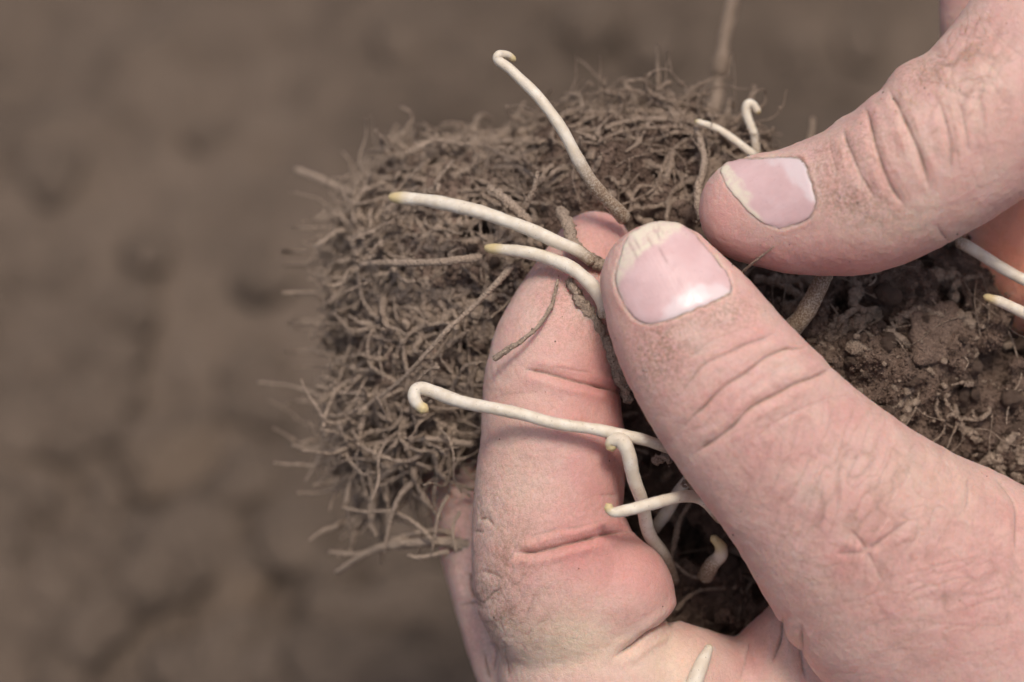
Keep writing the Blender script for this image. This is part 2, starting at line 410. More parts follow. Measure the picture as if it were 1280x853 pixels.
# creases: (points, depth cm, width cm, redness/dirt amount)
CREASE_LOWER = [
    ([(862, 570), (885, 556), (908, 540), (945, 506), (983, 484), (1020, 467), (1042, 457)], .055, .026, 1.0),
    ([(846, 541), (879, 508), (917, 475), (954, 447), (983, 437), (1013, 433)], .045, .026, .9),
    ([(845, 496), (875, 461), (908, 442), (940, 425), (978, 417)], .026, .022, .5),
    ([(865, 420), (898, 404), (930, 396)], .016, .02, .3),
    ([(858, 450), (900, 420), (950, 404)], .010, .018, .2),
    ([(930, 560), (980, 520), (1030, 500), (1070, 490)], .012, .02, .3),
    ([(1061, 662), (1075, 676), (1084, 689)], .030, .025, .6), ([(1084, 689), (1108, 672), (1135, 652)], .030, .025, .6),
    ([(1084, 689), (1092, 708), (1103, 730)], .026, .024, .5), ([(1084, 689), (1066, 692), (1042, 693)], .022, .024, .5),
    ([(1208, 598), (1211, 620), (1206, 640)], .025, .025, .3), ([(1240, 596), (1264, 618), (1270, 650), (1268, 690)], .05, .03, .6),
    ([(978, 770), (973, 800), (963, 830)], .07, .05, .6), ([(1002, 780), (1000, 815), (1008, 850)], .05, .05, .4), ([(935, 800), (925, 853)], .025, .04, .3),
    ([(655, 459), (690, 468), (730, 480), (785, 494)], .085, .034, .9), ([(690, 458), (740, 468)], .015, .02, .3),
    ([(640, 692), (668, 690), (700, 681), (735, 671), (792, 663)], .12, .04, .9), ([(650, 676), (700, 660), (770, 650)], .015, .03, .3),
    ([(765, 822), (797, 804), (818, 790), (845, 768), (860, 745)], .12, .035, .9),
    ([(597, 652), (606, 650), (618, 657)], .025, .018, .8), ([(590, 664), (605, 668)], .02, .016, .5),
    ([(592, 740), (604, 752), (614, 742), (628, 735)], .018, .018, .9), ([(600, 715), (625, 722)], .02, .018, .5), ([(655, 800), (668, 785), (690, 772)], .015, .02, .3),
    ([(587, 716), (585, 730), (590, 748)], .05, .014, 1.6), ([(574, 758), (592, 752), (604, 758)], .02, .016, .7), ([(612, 800), (622, 815), (618, 840)], .02, .016, .8),
    ([(606, 815), (610, 850)], .02, .014, .8), ([(630, 805), (635, 850)], .015, .014, .6),
    ([(612, 500), (640, 492), (680, 490)], .008, .02, .1), ([(750, 620), (770, 618)], .015, .02, .3),
]
CREASE_UPPER = [
    ([(1112, 112), (1124, 134), (1135, 159), (1151, 199), (1164, 242)], .06, .027, 1.0),
    ([(1080, 134), (1088, 152), (1095, 175), (1103, 207), (1115, 235), (1133, 262)], .055, .027, 1.0),
    ([(1054, 160), (1059, 176), (1067, 195), (1079, 223), (1100, 260)], .03, .022, .7),
    ([(1174, 126), (1181, 150), (1188, 180), (1190, 225)], .026, .024, .5), ([(1200, 130), (1206, 160), (1212, 194)], .02, .024, .4),
    ([(1222, 110), (1228, 140), (1232, 168)], .016, .022, .3), ([(1035, 178), (1041, 198), (1049, 222)], .018, .02, .4),
    ([(1110, 200), (1120, 220), (1140, 250)], .012, .02, .3), ([(1143, 90), (1160, 100), (1190, 104), (1230, 98)], .012, .024, .3),
    ([(1165, 66), (1190, 75), (1230, 70)], .012, .024, .3), ([(1190, 42), (1220, 48), (1265, 40)], .012, .024, .3),
    ([(1170, 90), (1185, 110), (1215, 125)], .012, .022, .3), ([(1210, 60), (1240, 85), (1260, 110)], .01, .022, .2), ([(1230, 20), (1250, 50), (1280, 70)], .01, .022, .2),
    ([(1188, 300), (1178, 295), (1172, 280)], .02, .03, .2),
]
NAIL_LOWER = [(775, 322), (783, 298), (800, 284), (822, 277), (848, 279), (868, 292), (884, 312), (900, 331), (911, 346), (913, 364), (898, 374), (872, 386), (845, 397), (818, 405), (800, 402), (785, 387), (773, 366), (769, 345)]
NAIL_UPPER = [(900, 214), (908, 203), (930, 199), (965, 198), (998, 197), (1008, 212), (1015, 232), (1019, 250), (1015, 267), (1001, 278), (985, 284), (970, 285), (952, 278), (935, 263), (920, 247), (907, 230)]

def seg_dist(xy, poly):
    d = np.full(len(xy), 99.0); u = np.zeros(len(xy)); P = np.array(poly, float); n = len(P) - 1
    for i in range(n):
        a, b = P[i], P[i + 1]; ab = b - a; L = ab @ ab + 1e-9
        t = np.clip((xy - a) @ ab / L, 0, 1); e = np.linalg.norm(xy - a - t[:, None] * ab, axis=1)
        m = e < d; d[m] = e[m]; u[m] = (i + t[m]) / n
    return d, u
def to_px(V):
    k = DIST / (DIST - V[:, 2]) * PXCM
    return np.stack([640 + V[:, 0] * k, 426.5 - V[:, 1] * k], 1)
def in_poly(xy, poly):
    P = np.array(poly, float); c = np.zeros(len(xy), bool); j = len(P) - 1
    for i in range(len(P)):
        (xi, yi), (xj, yj) = P[i], P[j]
        c ^= ((yi > xy[:, 1]) != (yj > xy[:, 1])) & (xy[:, 0] < (xj - xi) * (xy[:, 1] - yi) / (yj - yi + 1e-12) + xi)
        j = i
    return c
def spot(xy, x, y, rx, ry=None, rot=0):
    ry = ry or rx; c, s = math.cos(math.radians(rot)), math.sin(math.radians(rot))
    dx, dy = xy[:, 0] - x, xy[:, 1] - y
    return np.exp(-(((dx * c + dy * s) / rx) ** 2 + ((-dx * s + dy * c) / ry) ** 2))
def smooth_closed(poly, n=6):
    P = np.array(poly, float); Q = catmull(np.vstack([P[-2:], P, P[:2]]), n)
    return Q[2 * n:-2 * n]

def build_hand(name, prims, creases, wrinkles, nailpoly, tipside, mat, label, base, paint, thumbchain, thumb, edgeside=1, edgesign=-1):
    V, F = surface_nets(prims, 0.07)
    V = relax(V, F); V, F = refine(V, F)
    def seen(V, F):
        c = V[F].mean(1); q = to_px(c); n = normals(V, F)[F].mean(1)
        return (n[:, 2] > -.35) & (c[:, 2] > -2.5) & (q[:, 0] > 480) & (q[:, 0] < 1320) & (q[:, 1] > -40) & (q[:, 1] < 900)
    V, F = refine(V, F, seen(V, F))
    N = normals(V, F); px = to_px(V); z0 = V[:, 2].copy()
    front = sstep(0.0, 0.35, N[:, 2])
    dl = np.zeros(len(V)); cr = np.zeros(len(V))
    vis = V[:, 2] > -1.9
    wob = px + np.stack([fbm(V, 2.2, 2, 3), fbm(V, 2.2, 2, 9)], 1) * 2.2
    for poly, dep, wid, amt in creases:
        pl = catmull(np.array(poly, float), 5)
        near = np.flatnonzero(vis & ((wob > pl.min(0) - 32) & (wob < pl.max(0) + 32)).all(1) & (N[:, 2] > -.25))
        d, u = seg_dist(wob[near], pl); d = d / PXCM
        f = sstep(0, .22, np.minimum(u, 1 - u) + .03) * (0.75 + .35 * vnoise(V[near], 5, dep * 90))
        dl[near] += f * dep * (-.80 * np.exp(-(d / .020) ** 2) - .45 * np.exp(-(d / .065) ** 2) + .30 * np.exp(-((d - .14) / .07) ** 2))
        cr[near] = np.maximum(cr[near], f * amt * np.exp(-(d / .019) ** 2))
    # the fine net of wrinkles over the backs of the joints
    for cx, cy, rx, ry, rot, ang, amp in wrinkles:
        w = spot(px, cx, cy, rx, ry, rot) * (V[:, 2] > .3) * front; c, sn = math.cos(math.radians(ang)), math.sin(math.radians(ang))
        q = np.stack([(px[:, 0] * c + px[:, 1] * sn) / PXCM * 7.5, (-px[:, 0] * sn + px[:, 1] * c) / PXCM * 2.2, V[:, 2] * 2], 1)
        q += np.stack([fbm(V, 2.5, 2, 40), fbm(V, 2.5, 2, 50), V[:, 0] * 0], 1) * .35
        rg = np.clip(1 - np.abs(vnoise(q, 1.0, cx * .1)) * 2.4, 0, 1) ** 2 + .7 * np.clip(1 - np.abs(vnoise(q[:, [1, 0, 2]] * (2.2, .8, 1), 1.0, cy * .1)) * 2.6, 0, 1) ** 2
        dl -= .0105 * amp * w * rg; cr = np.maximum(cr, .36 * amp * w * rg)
    # thumb nail: plate fitted to the thumb, with a groove in the skin round it
    sp = smooth_closed(nailpoly); sp = sp + 1.1 * np.stack([fbm(np.column_stack([sp, sp[:, 0] * 0]), .11, 3, 2), fbm(np.column_stack([sp, sp[:, 0] * 0]), .11, 3, 12)], 1); c0 = np.array(nailpoly, float).mean(0)
    tz = (V[:, 2] > 0.2) & (N[:, 2] > 0.0)
    dn, _ = seg_dist(px, np.vstack([sp, sp[:1]])); dn /= PXCM; inn = in_poly(px, nailpoly)
    fr, fdir = tipside
    side = ((px - c0) @ np.array(fdir)) / fr                                  # >0 towards the free edge
    wall = 1 - sstep(0.1, 0.7, side)
    m = tz & (dn < 0.5)
    # height of the nail plate: a quartic through the thumb's own roundness
    ns = len(sp); rad = np.linspace(0, 1, 26); nr = 26
    P = np.vstack([c0[None], (c0 + (sp[None] - c0) * rad[1:, None, None]).reshape(-1, 2)]); rr = np.concatenate([[0], np.repeat(rad[1:], ns)])
    def basis(q): return np.stack([q[:, 0] ** i * q[:, 1] ** j for i in range(5) for j in range(5 - i)], 1)
    S0 = P[rr < .93]; zz = np.linspace(2.9, .2, 160); hz = np.full(len(S0), np.nan)
    fd = np.stack([field(thumbchain, np.stack([(S0[:, 0] - 640) * (DIST - w) / DIST / PXCM, (426.5 - S0[:, 1]) * (DIST - w) / DIST / PXCM, np.full(len(S0), w)], 1)) for w in zz], 1)
    hit = (fd < 0).any(1); hz = zz[np.argmax(fd < 0, 1)]
    co = np.linalg.lstsq(basis((S0[hit] - c0) / 80), hz[hit], rcond=None)[0]
    nailz = lambda q: basis((q - c0) / 80) @ co + .012
    zn = np.where(inn & tz, nailz(px), 9)
    dl += m * np.where(inn, 0, -0.016 * np.exp(-(dn / 0.018) ** 2) + wall * 0.012 * np.exp(-((dn - 0.05) / 0.04) ** 2))
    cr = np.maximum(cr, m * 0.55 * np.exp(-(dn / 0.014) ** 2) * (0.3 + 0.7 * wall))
    # fine relief of the skin itself
    dl += 0.012 * fbm(V, 1.6, 2, 5) + 0.0045 * fbm(V, 6, 2, 15) + 0.0034 * vnoise(V, 17, 2)
    V2 = V + N * dl[:, None]
    V2[:, 2] = np.where(zn < 9, np.minimum(V2[:, 2], zn - .004 - .035 * sstep(0, .05, dn)), V2[:, 2])
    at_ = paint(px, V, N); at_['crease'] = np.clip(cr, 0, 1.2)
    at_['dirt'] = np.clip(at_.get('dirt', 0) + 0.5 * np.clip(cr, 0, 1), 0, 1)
    at_['pale'] = at_['pale'] + .7 * m * ~inn * wall * np.exp(-((dn - .02) / .016) ** 2) * np.clip(fbm(V, 8, 2, 3), 0, 1)
    for k in ('red', 'pale', 'dirt', 'sun_glow'): at_[k] = np.broadcast_to(np.clip(at_.get(k, 0.0), 0, 1), (len(V),))
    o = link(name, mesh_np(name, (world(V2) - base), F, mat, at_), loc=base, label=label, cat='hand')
    wgt = np.clip(at_['dirt'], 0, 1) ** 1.5 * (N[:, 2] > .1) * vis * (vnoise(V, 1.6, 77) > -.1) * ~inn
    gi = rng.choice(len(V), 260, p=wgt / wgt.sum()); gr = rng.choice([.004, .007, .011, .016], 260, p=[.5, .32, .14, .04])
    gv, gf = grains(V2[gi] + N[gi] * gr[:, None] * .2, gr)
    link('soil_specks', mesh_np('soil_specks', world(gv) - base, gf, M_SOIL, {'dry': np.full(len(gv), .2)}, False), parent=o, kind='stuff')
    # nail plate
    z = nailz(P) - 0.010 * sstep(0.9, 1, rr)
    sd = ((P - c0) @ np.array(fdir)) / fr
    z += 0.018 * sstep(0.55, 1, sd)
    k = (DIST - z) / DIST / PXCM
    top = np.stack([(P[:, 0] - 640) * k, (426.5 - P[:, 1]) * k, z], 1)
    top[:, 2] += 0.004 * vnoise(top, 9, 1)
    ed = top[-ns:].copy(); ed[:, 2] -= 0.055
    Vn = np.vstack([top, ed]); j = np.arange(ns); j1 = (j + 1) % ns
    fan = np.stack([np.zeros(ns, int), 1 + j1, 1 + j], 1)
    Q = [np.stack([1 + a * ns + j, 1 + a * ns + j1, 1 + (a + 1) * ns + j1, 1 + (a + 1) * ns + j], 1) for a in range(nr - 1)]
    Q = np.vstack(Q)
    pa = P[:, None] if False else P
    nz = fbm(np.stack([P[:, 0], P[:, 1], P[:, 0] * 0], 1), 0.05, 3, 3)
    perp = np.array([-fdir[1], fdir[0]]); across = (P - c0) @ perp
    ax = {'edge': sstep(0.47, 0.62, sd + 0.16 * nz + edgeside * .42 * np.clip(across * edgesign / 60, 0, 1.3) ** 2),
          'rim': sstep(0.96, 1, rr) * .5,
          'lunula': sstep(-0.40, -0.62, sd + .15 * (across / 60) ** 2 + .22 * nz) * .8,
          'streak': sum(np.exp(-((across - s0) / 1.6) ** 2) * sstep(a0, a0 + .12, sd) * sstep(b0, b0 - .12, sd) for s0, a0, b0 in thumb),
          'ridge': 0.5 + 0.5 * np.sin(across * 1.1 + 2 * nz)}
    ax = {kk: np.concatenate([v, v[-ns:]]) for kk, v in ax.items()}
    if np.cross(Vn[Q[0, 2]] - Vn[Q[0, 0]], Vn[Q[0, 3]] - Vn[Q[0, 1]])[2] < 0: Q = Q[:, ::-1]; fan = fan[:, ::-1]
    nm = link('thumbnail', mesh_np('thumbnail', world(Vn) - base, [Q, fan], M_NAIL, ax), parent=o)
    nm['label'] = 'pinkish thumbnail with a worn ivory free edge'
    return o, co, c0

def paint_lower(px, V, N):
    x, y = px.T; n = fbm(V, 2.0, 3, 1)
    th = sstep(.30, .06, LOWER_THUMB.sdf(V)); idx = 1 - th
    red = 0.14 + 0.17 * n + .05 * fbm(V, 5, 2, 33)
    red += .55 * spot(px, 745, 330, 50, 60) * idx + .5 * spot(px, 745, 470, 60, 50) * idx + .38 * spot(px, 740, 600, 70, 120) * idx + .5 * spot(px, 785, 540, 30, 130) * idx  # red on the side facing the thumb paints in the thumb's shade
    red += .36 * spot(px, 790, 720, 80, 60) + .42 * spot(px, 690, 690, 70, 30) + .3 * spot(px, 940, 810, 50)
    red += .22 * spot(px, 770, 420, 45, 90) * th + .25 * spot(px, 1190, 730, 120, 110) + .2 * spot(px, 1050, 690, 60, 60) + .15 * spot(px, 950, 560, 80, 60)
    red += .3 * spot(px, 800, 275, 60, 25)
    pale = .75 * spot(px, 712, 805, 70, 45) + .5 * spot(px, 840, 830, 50) + .25 * spot(px, 640, 600, 40, 120) + .22 * spot(px, 1170, 600, 90, 50) + .3 * spot(px, 980, 840, 30, 60)
    dirt = .62 * spot(px, 828, 440, 38, 46) * th + .22 * spot(px, 615, 750, 35, 60) + .10 * spot(px, 640, 640, 60, 90) + .45 * spot(px, 905, 390, 50, 20) * th
    dirt += .3 * spot(px, 720, 370, 60, 60) * idx + .35 * spot(px, 560, 620, 40, 60) + .13 + .06 * spot(px, 700, 690, 120, 120) * idx
    return {'red': red, 'pale': pale, 'dirt': dirt}
def paint_upper(px, V, N):
    n = fbm(V, 2.0, 3, 4); deep = V[:, 2] < 0.1; y_ = px[:, 1]
    red = .16 + .15 * n + .05 * fbm(V, 5, 2, 33) + .6 * sstep(285, 335, px[:, 1]) * ~deep * sstep(1230, 1150, px[:, 0]) + .35 * spot(px, 900, 260, 30, 40) + .25 * spot(px, 1270, 170, 40, 70)
    red = np.where(deep, np.where(y_ > 150, .45, .3), red)  # lower rear fingers reddened as well, part of the painted sun glow
    dirt = .10 + .62 * spot(px, 1062, 250, 66, 28, 20) + .35 * spot(px, 1040, 190, 50, 25) + .4 * spot(px, 1150, 90, 30, 20) + .25 * spot(px, 1100, 160, 50, 40)
    dirt = np.where(deep, .05, dirt)
    pale = ~deep * .2 * spot(px, 1120, 280, 90, 40) + ~deep * .15 * spot(px, 1220, 120, 60, 60)
    return {'red': red, 'pale': pale, 'dirt': dirt, 'sun_glow': (V[:, 2] < .3) * sstep(1170, 1230, px[:, 0]) * sstep(170, 220, y_)}  # orange at the right edge paints sunlight onto the rear fingers

lower_base = world(at(1150, 800, 0)); upper_base = world(at(1250, 150, 0.5))
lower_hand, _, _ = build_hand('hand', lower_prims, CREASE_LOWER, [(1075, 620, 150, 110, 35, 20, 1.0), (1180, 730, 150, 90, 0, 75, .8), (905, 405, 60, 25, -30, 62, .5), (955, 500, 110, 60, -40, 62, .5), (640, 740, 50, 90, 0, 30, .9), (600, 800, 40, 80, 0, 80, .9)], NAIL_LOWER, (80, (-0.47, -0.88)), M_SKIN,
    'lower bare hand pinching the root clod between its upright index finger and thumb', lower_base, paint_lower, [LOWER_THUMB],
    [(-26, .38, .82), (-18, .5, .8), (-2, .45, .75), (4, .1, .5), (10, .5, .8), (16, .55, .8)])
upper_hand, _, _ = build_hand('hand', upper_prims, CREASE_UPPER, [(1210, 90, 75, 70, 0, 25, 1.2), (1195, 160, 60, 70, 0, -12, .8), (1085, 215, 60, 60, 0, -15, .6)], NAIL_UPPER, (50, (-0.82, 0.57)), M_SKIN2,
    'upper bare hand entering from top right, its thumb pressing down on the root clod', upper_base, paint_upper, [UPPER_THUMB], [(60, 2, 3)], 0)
hand_prims = lower_prims + upper_prims

# ------------------------------------------------------------------ the clod
body = [Blob(600, 372, -2.6, (1.95, 2.4, 1.9)), Blob(770, 390, -2.0, (2.6, 2.9, 1.7), .6), Blob(830, 235, -1.75, (1.7, 1.05, 1.1), .5),
        Blob(1080, 465, -1.5, (2.9, 2.35, 1.6), .6), Blob(1330, 520, -1.7, (2.6, 1.75, 1.6), .6), Blob(860, 640, -2.1, (1.5, 1.8, 1.15), .5), Blob(905, 725, -1.9, (1.5, 1.2, 1.1), .4), Blob(530, 500, -2.5, (1.0, 1.0, 1.2), .5)]
def soil_disp(p):
    right = sstep(0.5, 3.0, p[:, 0])
    d = 0.20 * fbm(p, 0.9, 2, 2) + (.2 + .22 * right) * (worley(p, 1.7) - 0.55) + (0.16 + 0.12 * right) * (worley(p, 4.2) - 0.5) + 0.075 * (worley(p, 9.0) - .5) + 0.045 * fbm(p, 7.5, 2, 8)
    hole = vnoise(p, 1.9, 31); d += (.35 + .75 * right) * sstep(0.40 - .12 * right, 0.68, hole)
    return d
BV, BF = surface_nets(body, 0.047, soil_disp, 0.85)
BN = normals(BV, BF)
clod_base = world(at(860, 440, -1.8))
dry_b = np.clip(.7 * sstep(760, 520, to_px(BV)[:, 0]) + .15 * fbm(BV, 1.5, 2, 3), 0, 1)
clod = link('root_clod', mesh_np('root_clod', world(BV) - clod_base, BF, M_SOIL, {'dry': dry_b}), loc=clod_base,
            label='broken clod of brown soil matted with roots and white shoots held between two hands', cat='soil clod')

# --- roots: grown along and out of the clod by following its distance field, stopped where a hand is
def nrm3(n, s=1.0): return rng.normal(size=(n, 3)) * s
def grad(p, e=0.04):
    g = np.stack([field(body, p + d) - field(body, p - d) for d in np.eye(3) * e], 1)
    return g / (np.linalg.norm(g, axis=1)[:, None] + 1e-9)
BPX = to_px(BV)
def seeds(n, wfun):
    w = wfun(BPX, BN, BV) * (BN[:, 2] > -0.55); w = np.maximum(w, 0); i = rng.choice(len(BV), n, p=w / w.sum()); return i
def grow(n, wfun, steps, step, dirfun, hug, lift, curl, droop=0.0, persist=0.7, tuft=1):
    i = np.repeat(seeds(n // tuft + 1, wfun), tuft)[:n]; p = BV[i] - BN[i] * 0.06 + nrm3(n, .07) * (tuft > 1); d = np.repeat(dirfun(BPX[i[::tuft]], BN[i[::tuft]], len(i[::tuft])), tuft, 0)[:n] + nrm3(n, .28) * (tuft > 1); d /= np.linalg.norm(d, axis=1)[:, None]
    path = [p.copy()]; alive = np.ones(n, bool); L = np.full(n, steps); c = rng.normal(size=(n, 3))
    maxl = rng.integers(max(4, int(steps * .45)), steps + 1, n)
    bend = (np.repeat(rng.normal(size=(n // tuft + 1, 3)), tuft, 0)[:n] * .8 + nrm3(n, .5)) * curl
    for s in range(1, steps):
        c = persist * c + (1 - persist) * rng.normal(size=(n, 3)) * 1.6
        d = d + (c * curl + bend * 0.35) + np.array([0, -droop, 0])
        d /= np.linalg.norm(d, axis=1)[:, None]
        p = p + d * step * (1 + 0.3 * rng.random((n, 1)))
        if hug > 0:
            g = grad(p); tgt = lift[0] + (lift[1] - lift[0]) * (s / steps) ** 2
            f = field(body, p); p = p - g * ((f - tgt) * hug)[:, None]
        hd = field(hand_prims, p); hit = alive & ((hd < 0.05) | (s >= maxl)); L[hit] = s; alive &= ~hit
        path.append(p.copy())
    return np.stack(path, 1), L
mid = lambda q: 1 - .8 * spot(q, 615, 440, 70, 130)
leftw = lambda q, N, V: mid(q) * sstep(800, 560, q[:, 0]) + .8 * sstep(300, 220, q[:, 1]) * (q[:, 0] < 960)
edgew = lambda q, N, V: (1.1 * sstep(560, 450, q[:, 0]) + .45 * sstep(240, 150, q[:, 1]) * (q[:, 0] < 940) + .9 * sstep(500, 600, q[:, 1]) * (q[:, 0] < 600)) * (1 - np.abs(N[:, 2]))
allw = lambda q, N, V: 0.5 + sstep(800, 560, q[:, 0])
rightw = lambda q, N, V: sstep(820, 980, q[:, 0]) * (N[:, 2] > 0)
def d_left(q, N, n):
    ang = np.arctan2(-(q[:, 1] - 380) / 230, (q[:, 0] - 760) / 300) + rng.normal(size=n) * 0.42 + .5 * vnoise(np.stack([q[:, 0] / 90, q[:, 1] / 90, 0 * q[:, 0]], 1), 1.0, 3)
    return np.stack([np.cos(ang), np.sin(ang), rng.normal(size=n) * 0.5], 1) + N * 0.2
d_out = lambda q, N, n: N + nrm3(n, .45) + np.array([-.25, .15, .1])
def d_fringe(q, N, n):
    return N * 0.9 + np.stack([(q[:, 0] - 720) / 300, -(q[:, 1] - 370) / 260, np.zeros(n)], 1) * 0.9 + nrm3(n, .4)
botw = lambda q, N, V: spot(q, 530, 560, 85, 70) * (N[:, 1] < .35)
d_bot = lambda q, N, n: np.array([-.55, -.75, .15]) + N * .3 + nrm3(n, .4)
castw = lambda q, N, V: sstep(860, 980, q[:, 0]) * (N[:, 2] > .2) + .9 * spot(q, 615, 440, 80, 130) * (N[:, 2] > 0) + .4 * (np.abs(q[:, 0] - 850) < 90) * (q[:, 1] > 560) * (N[:, 2] > 0)
d_cast = lambda q, N, n: N * .1 + nrm3(n)
matw = lambda q, N, V: sstep(860, 600, q[:, 0]) * (N[:, 2] > -.2)
batches = [
    (grow(620, matw, 13, .08, d_left, .85, (-.05, .13), .5), (.045, .105), 9),
    (grow(520, leftw, 27, .10, d_left, .8, (.0, .22), .24, tuft=3), (.022, .066), 7),
    (grow(300, leftw, 9, .07, d_out, 0, None, .34, tuft=3), (.018, .042), 6),
    (grow(480, edgew, 17, .085, d_fringe, .12, (.05, .75), .34, .02, tuft=4), (.020, .052), 6),
    (grow(260, edgew, 19, .09, d_fringe, .08, (.1, .7), .30, .03), (.009, .020), 5),
    (grow(400, botw, 21, .09, d_bot, 0, None, .28, .03, tuft=4), (.014, .048), 6),
    (grow(420, allw, 19, .10, d_left, .5, (.03, .25), .40), (.008, .017), 4),
    (grow(190, castw, 15, .085, d_cast, .75, (-.05, .12), .5), (.05, .125), 9),
    (grow(110, castw, 13, .08, d_cast, .6, (.0, .14), .5), (.014, .04), 6),
]
made = []; rid = 0
root_pts = []
for (P, L), (r0, r1), sides in batches:
    for k in range(len(P)):
        if L[k] < 4: continue
        path = P[k, :L[k]]; r = rng.uniform(r0, r1); n = len(path)
        path = catmull(path, 3); n = len(path)
        t = np.linspace(0, 1, n); rad = r * (1 - 0.55 * t ** 1.6) * (1 + .22 * vnoise(path, 7, rid * 1.7))
        rid += 1
        v, f = tube(path, rad, sides, 0, rid)
        if r > .02: v = v + (v - np.vstack([np.repeat(path, sides, 0), path[:1], path[-1:]])) * (.70 * vnoise(v, 11, rid) + .55 * vnoise(v, 24, rid))[:, None] * (1 if r > .03 else .7)
        front = to_px(path); size = n * min(r, .06) * (path[:, 2].mean() > -3.6) * (1.6 if front[:, 0].mean() < 560 else 1)
        made.append((size, v, f, rng.uniform(-.28, .22))); root_pts.append(np.column_stack([path, rad]))
made.sort(key=lambda a: -a[0])
def dryness(v): return np.clip(.55 * sstep(780, 430, to_px(v)[:, 0]) + .15 * vnoise(v, 1.2, 4), 0, 1)
for size, v, f, r in made[:270]:
    b = world(v[0]); o = link('root', mesh_np('root', world(v) - b, f, M_ROOT, {'dry': np.clip(dryness(v) + r, 0, 1)}), parent=clod, loc=b - clod_base)
v, f = join([(a[1], a[2]) for a in made[270:]])
dv = np.concatenate([np.full(len(a[1]), a[3]) for a in made[270:]])
link('fine_roots', mesh_np('fine_roots', world(v) - clod_base, f, M_ROOT, {'dry': np.clip(dryness(v) + dv, 0, 1)}), parent=clod, kind='stuff')

# --- single roots that the photograph lets one follow
def polyz(pts, n=6):
    return catmull(np.array([at(*p) for p in pts]), n)
def root(pts, w0, w1, rough=.14, sides=8, n=6, dry=.5):
    P = polyz(pts, n); t = np.linspace(0, 1, len(P)); rad = (w0 + (w1 - w0) * t) / 2 / PXCM * (1 + .12 * vnoise(P, 6, len(pts) * 3.1))
    v, f = tube(P, rad, sides, rough, int(pts[0][0])); b = world(P[0])
    root_pts.append(np.column_stack([P, rad]))
    return link('root', mesh_np('root', world(v) - b, f, M_ROOT, {'dry': np.full(len(v), dry)}), parent=clod, loc=b - clod_base)
root([(600, 321, -.1), (560, 327, .0), (520, 329, -.2), (480, 329, -.5), (452, 331, -.8)], 11, 8)
root([(640, 333, .2), (618, 357, .2), (590, 385, .1), (560, 412, .1), (535, 440, 0), (505, 472, -.3), (470, 500, -.8), (440, 516, -1.2), (408, 521, -1.5)], 8, 4)
root([(590, 556, -.7), (540, 549, -.8), (490, 552, -1.1), (440, 560, -1.5), (405, 565, -1.8), (395, 580, -1.9), (382, 602, -2)], 9, 3)
root([(590, 683, -.9), (550, 678, -1.0), (500, 680, -1.3), (460, 690, -1.6), (420, 716, -2)], 18, 6, .25)
root([(585, 672, -1.1), (540, 664, -1.2), (490, 676, -1.4), (450, 692, -1.8), (412, 690, -2)], 10, 4, .25)
root([(560, 690, -.8), (525, 697, -.9), (510, 694, -1.)], 8, 4); root([(545, 680, -.8), (520, 655, -.9), (490, 640, -1.1), (455, 640, -1.3), (428, 634, -1.5)], 6, 3)
root([(520, 600, -1), (500, 620, -.9), (488, 650, -1), (480, 690, -1.1)], 9, 3); root([(560, 620, -.6), (548, 645, -.6), (540, 690, -.7)], 6, 3)
root([(500, 580, -1.2), (475, 600, -1.4), (462, 640, -1.5), (470, 670, -1.5)], 10, 4); root([(575, 640, -.5), (566, 660, -.5), (570, 690, -.5)], 5, 3)
root([(618, 449, 1.05), (636, 436, 1.12), (655, 424, 1.14), (675, 405, 1.02), (690, 380, .85), (697, 350, .7)], 7, 4, .3)
root([(700, 262, .1), (712, 285, .35), (716, 305, .5), (735, 322, .5), (752, 333, .45)], 16, 15, .3)
root([(712, 350, .66), (724, 375, .72), (742, 398, .68), (755, 425, .6), (770, 455, .6), (786, 500, .5)], 12, 18, .5)
root([(612, 236, -.2), (628, 248, 0), (645, 262, .1), (662, 278, .1)], 14, 12, .3); root([(925, 345, .9), (940, 330, 1.3), (968, 308, 1.75)], 5, 2)
root([(870, 160, -.7), (878, 185, -.3), (880, 210, 0), (872, 240, .1), (876, 275, .2)], 8, 11, .25)
root([(370, 212, -3.6), (395, 222, -3.4), (430, 238, -3.2), (480, 255, -2.8)], 8, 12); root([(392, 275, -3.2), (430, 274, -3), (470, 282, -2.7)], 6, 9)
root([(655, 262, -.1), (668, 235, .1), (672, 215, .1)], 9, 5, .25)
for _ in range(3): pass

def shoot(pts, w0, w1, dirt=(2, 3), tip=.12, label=None, name='shoot', n=8):
    """pts run from the base to the tip; widths in photo pixels"""
    if dirt[0] < -.5: dirt = (.0, .16)
    P = polyz(pts, n); t = np.linspace(0, 1, len(P))
    rad = 1.07 * (w0 + (w1 - w0) * t) / 2 / PXCM * (1 + .035 * vnoise(P, 2.6, pts[0][0]) + .02 * vnoise(P, 8, pts[0][0]))
    P = P + np.stack([vnoise(P, 1.7, 5), vnoise(P, 1.7, 25), vnoise(P, 1.7, 45)], 1) * .042; rad *= 1 + .07 * vnoise(P, 4, 8) + .05 * vnoise(P, 11, 3)
    rad *= 1 - .18 * sstep(.72, .95, t)
    rad *= 1 - .35 * sstep(.97, 1, t)
    v, f = tube(P, rad, 14, .015, int(pts[0][0])); b = world(P[0])
    tt = np.concatenate([np.repeat(t, 14), [0, 1]])
    a = {'tip': sstep(1 - tip, 1 - tip * .35, tt), 'dirt': np.clip(sstep(dirt[1], dirt[0], tt), 0, 1)}
    o = link(name, mesh_np(name, world(v) - b, f, M_SHOOT, a), parent=clod, loc=b - clod_base)
    if label: o['label'] = label
    return o
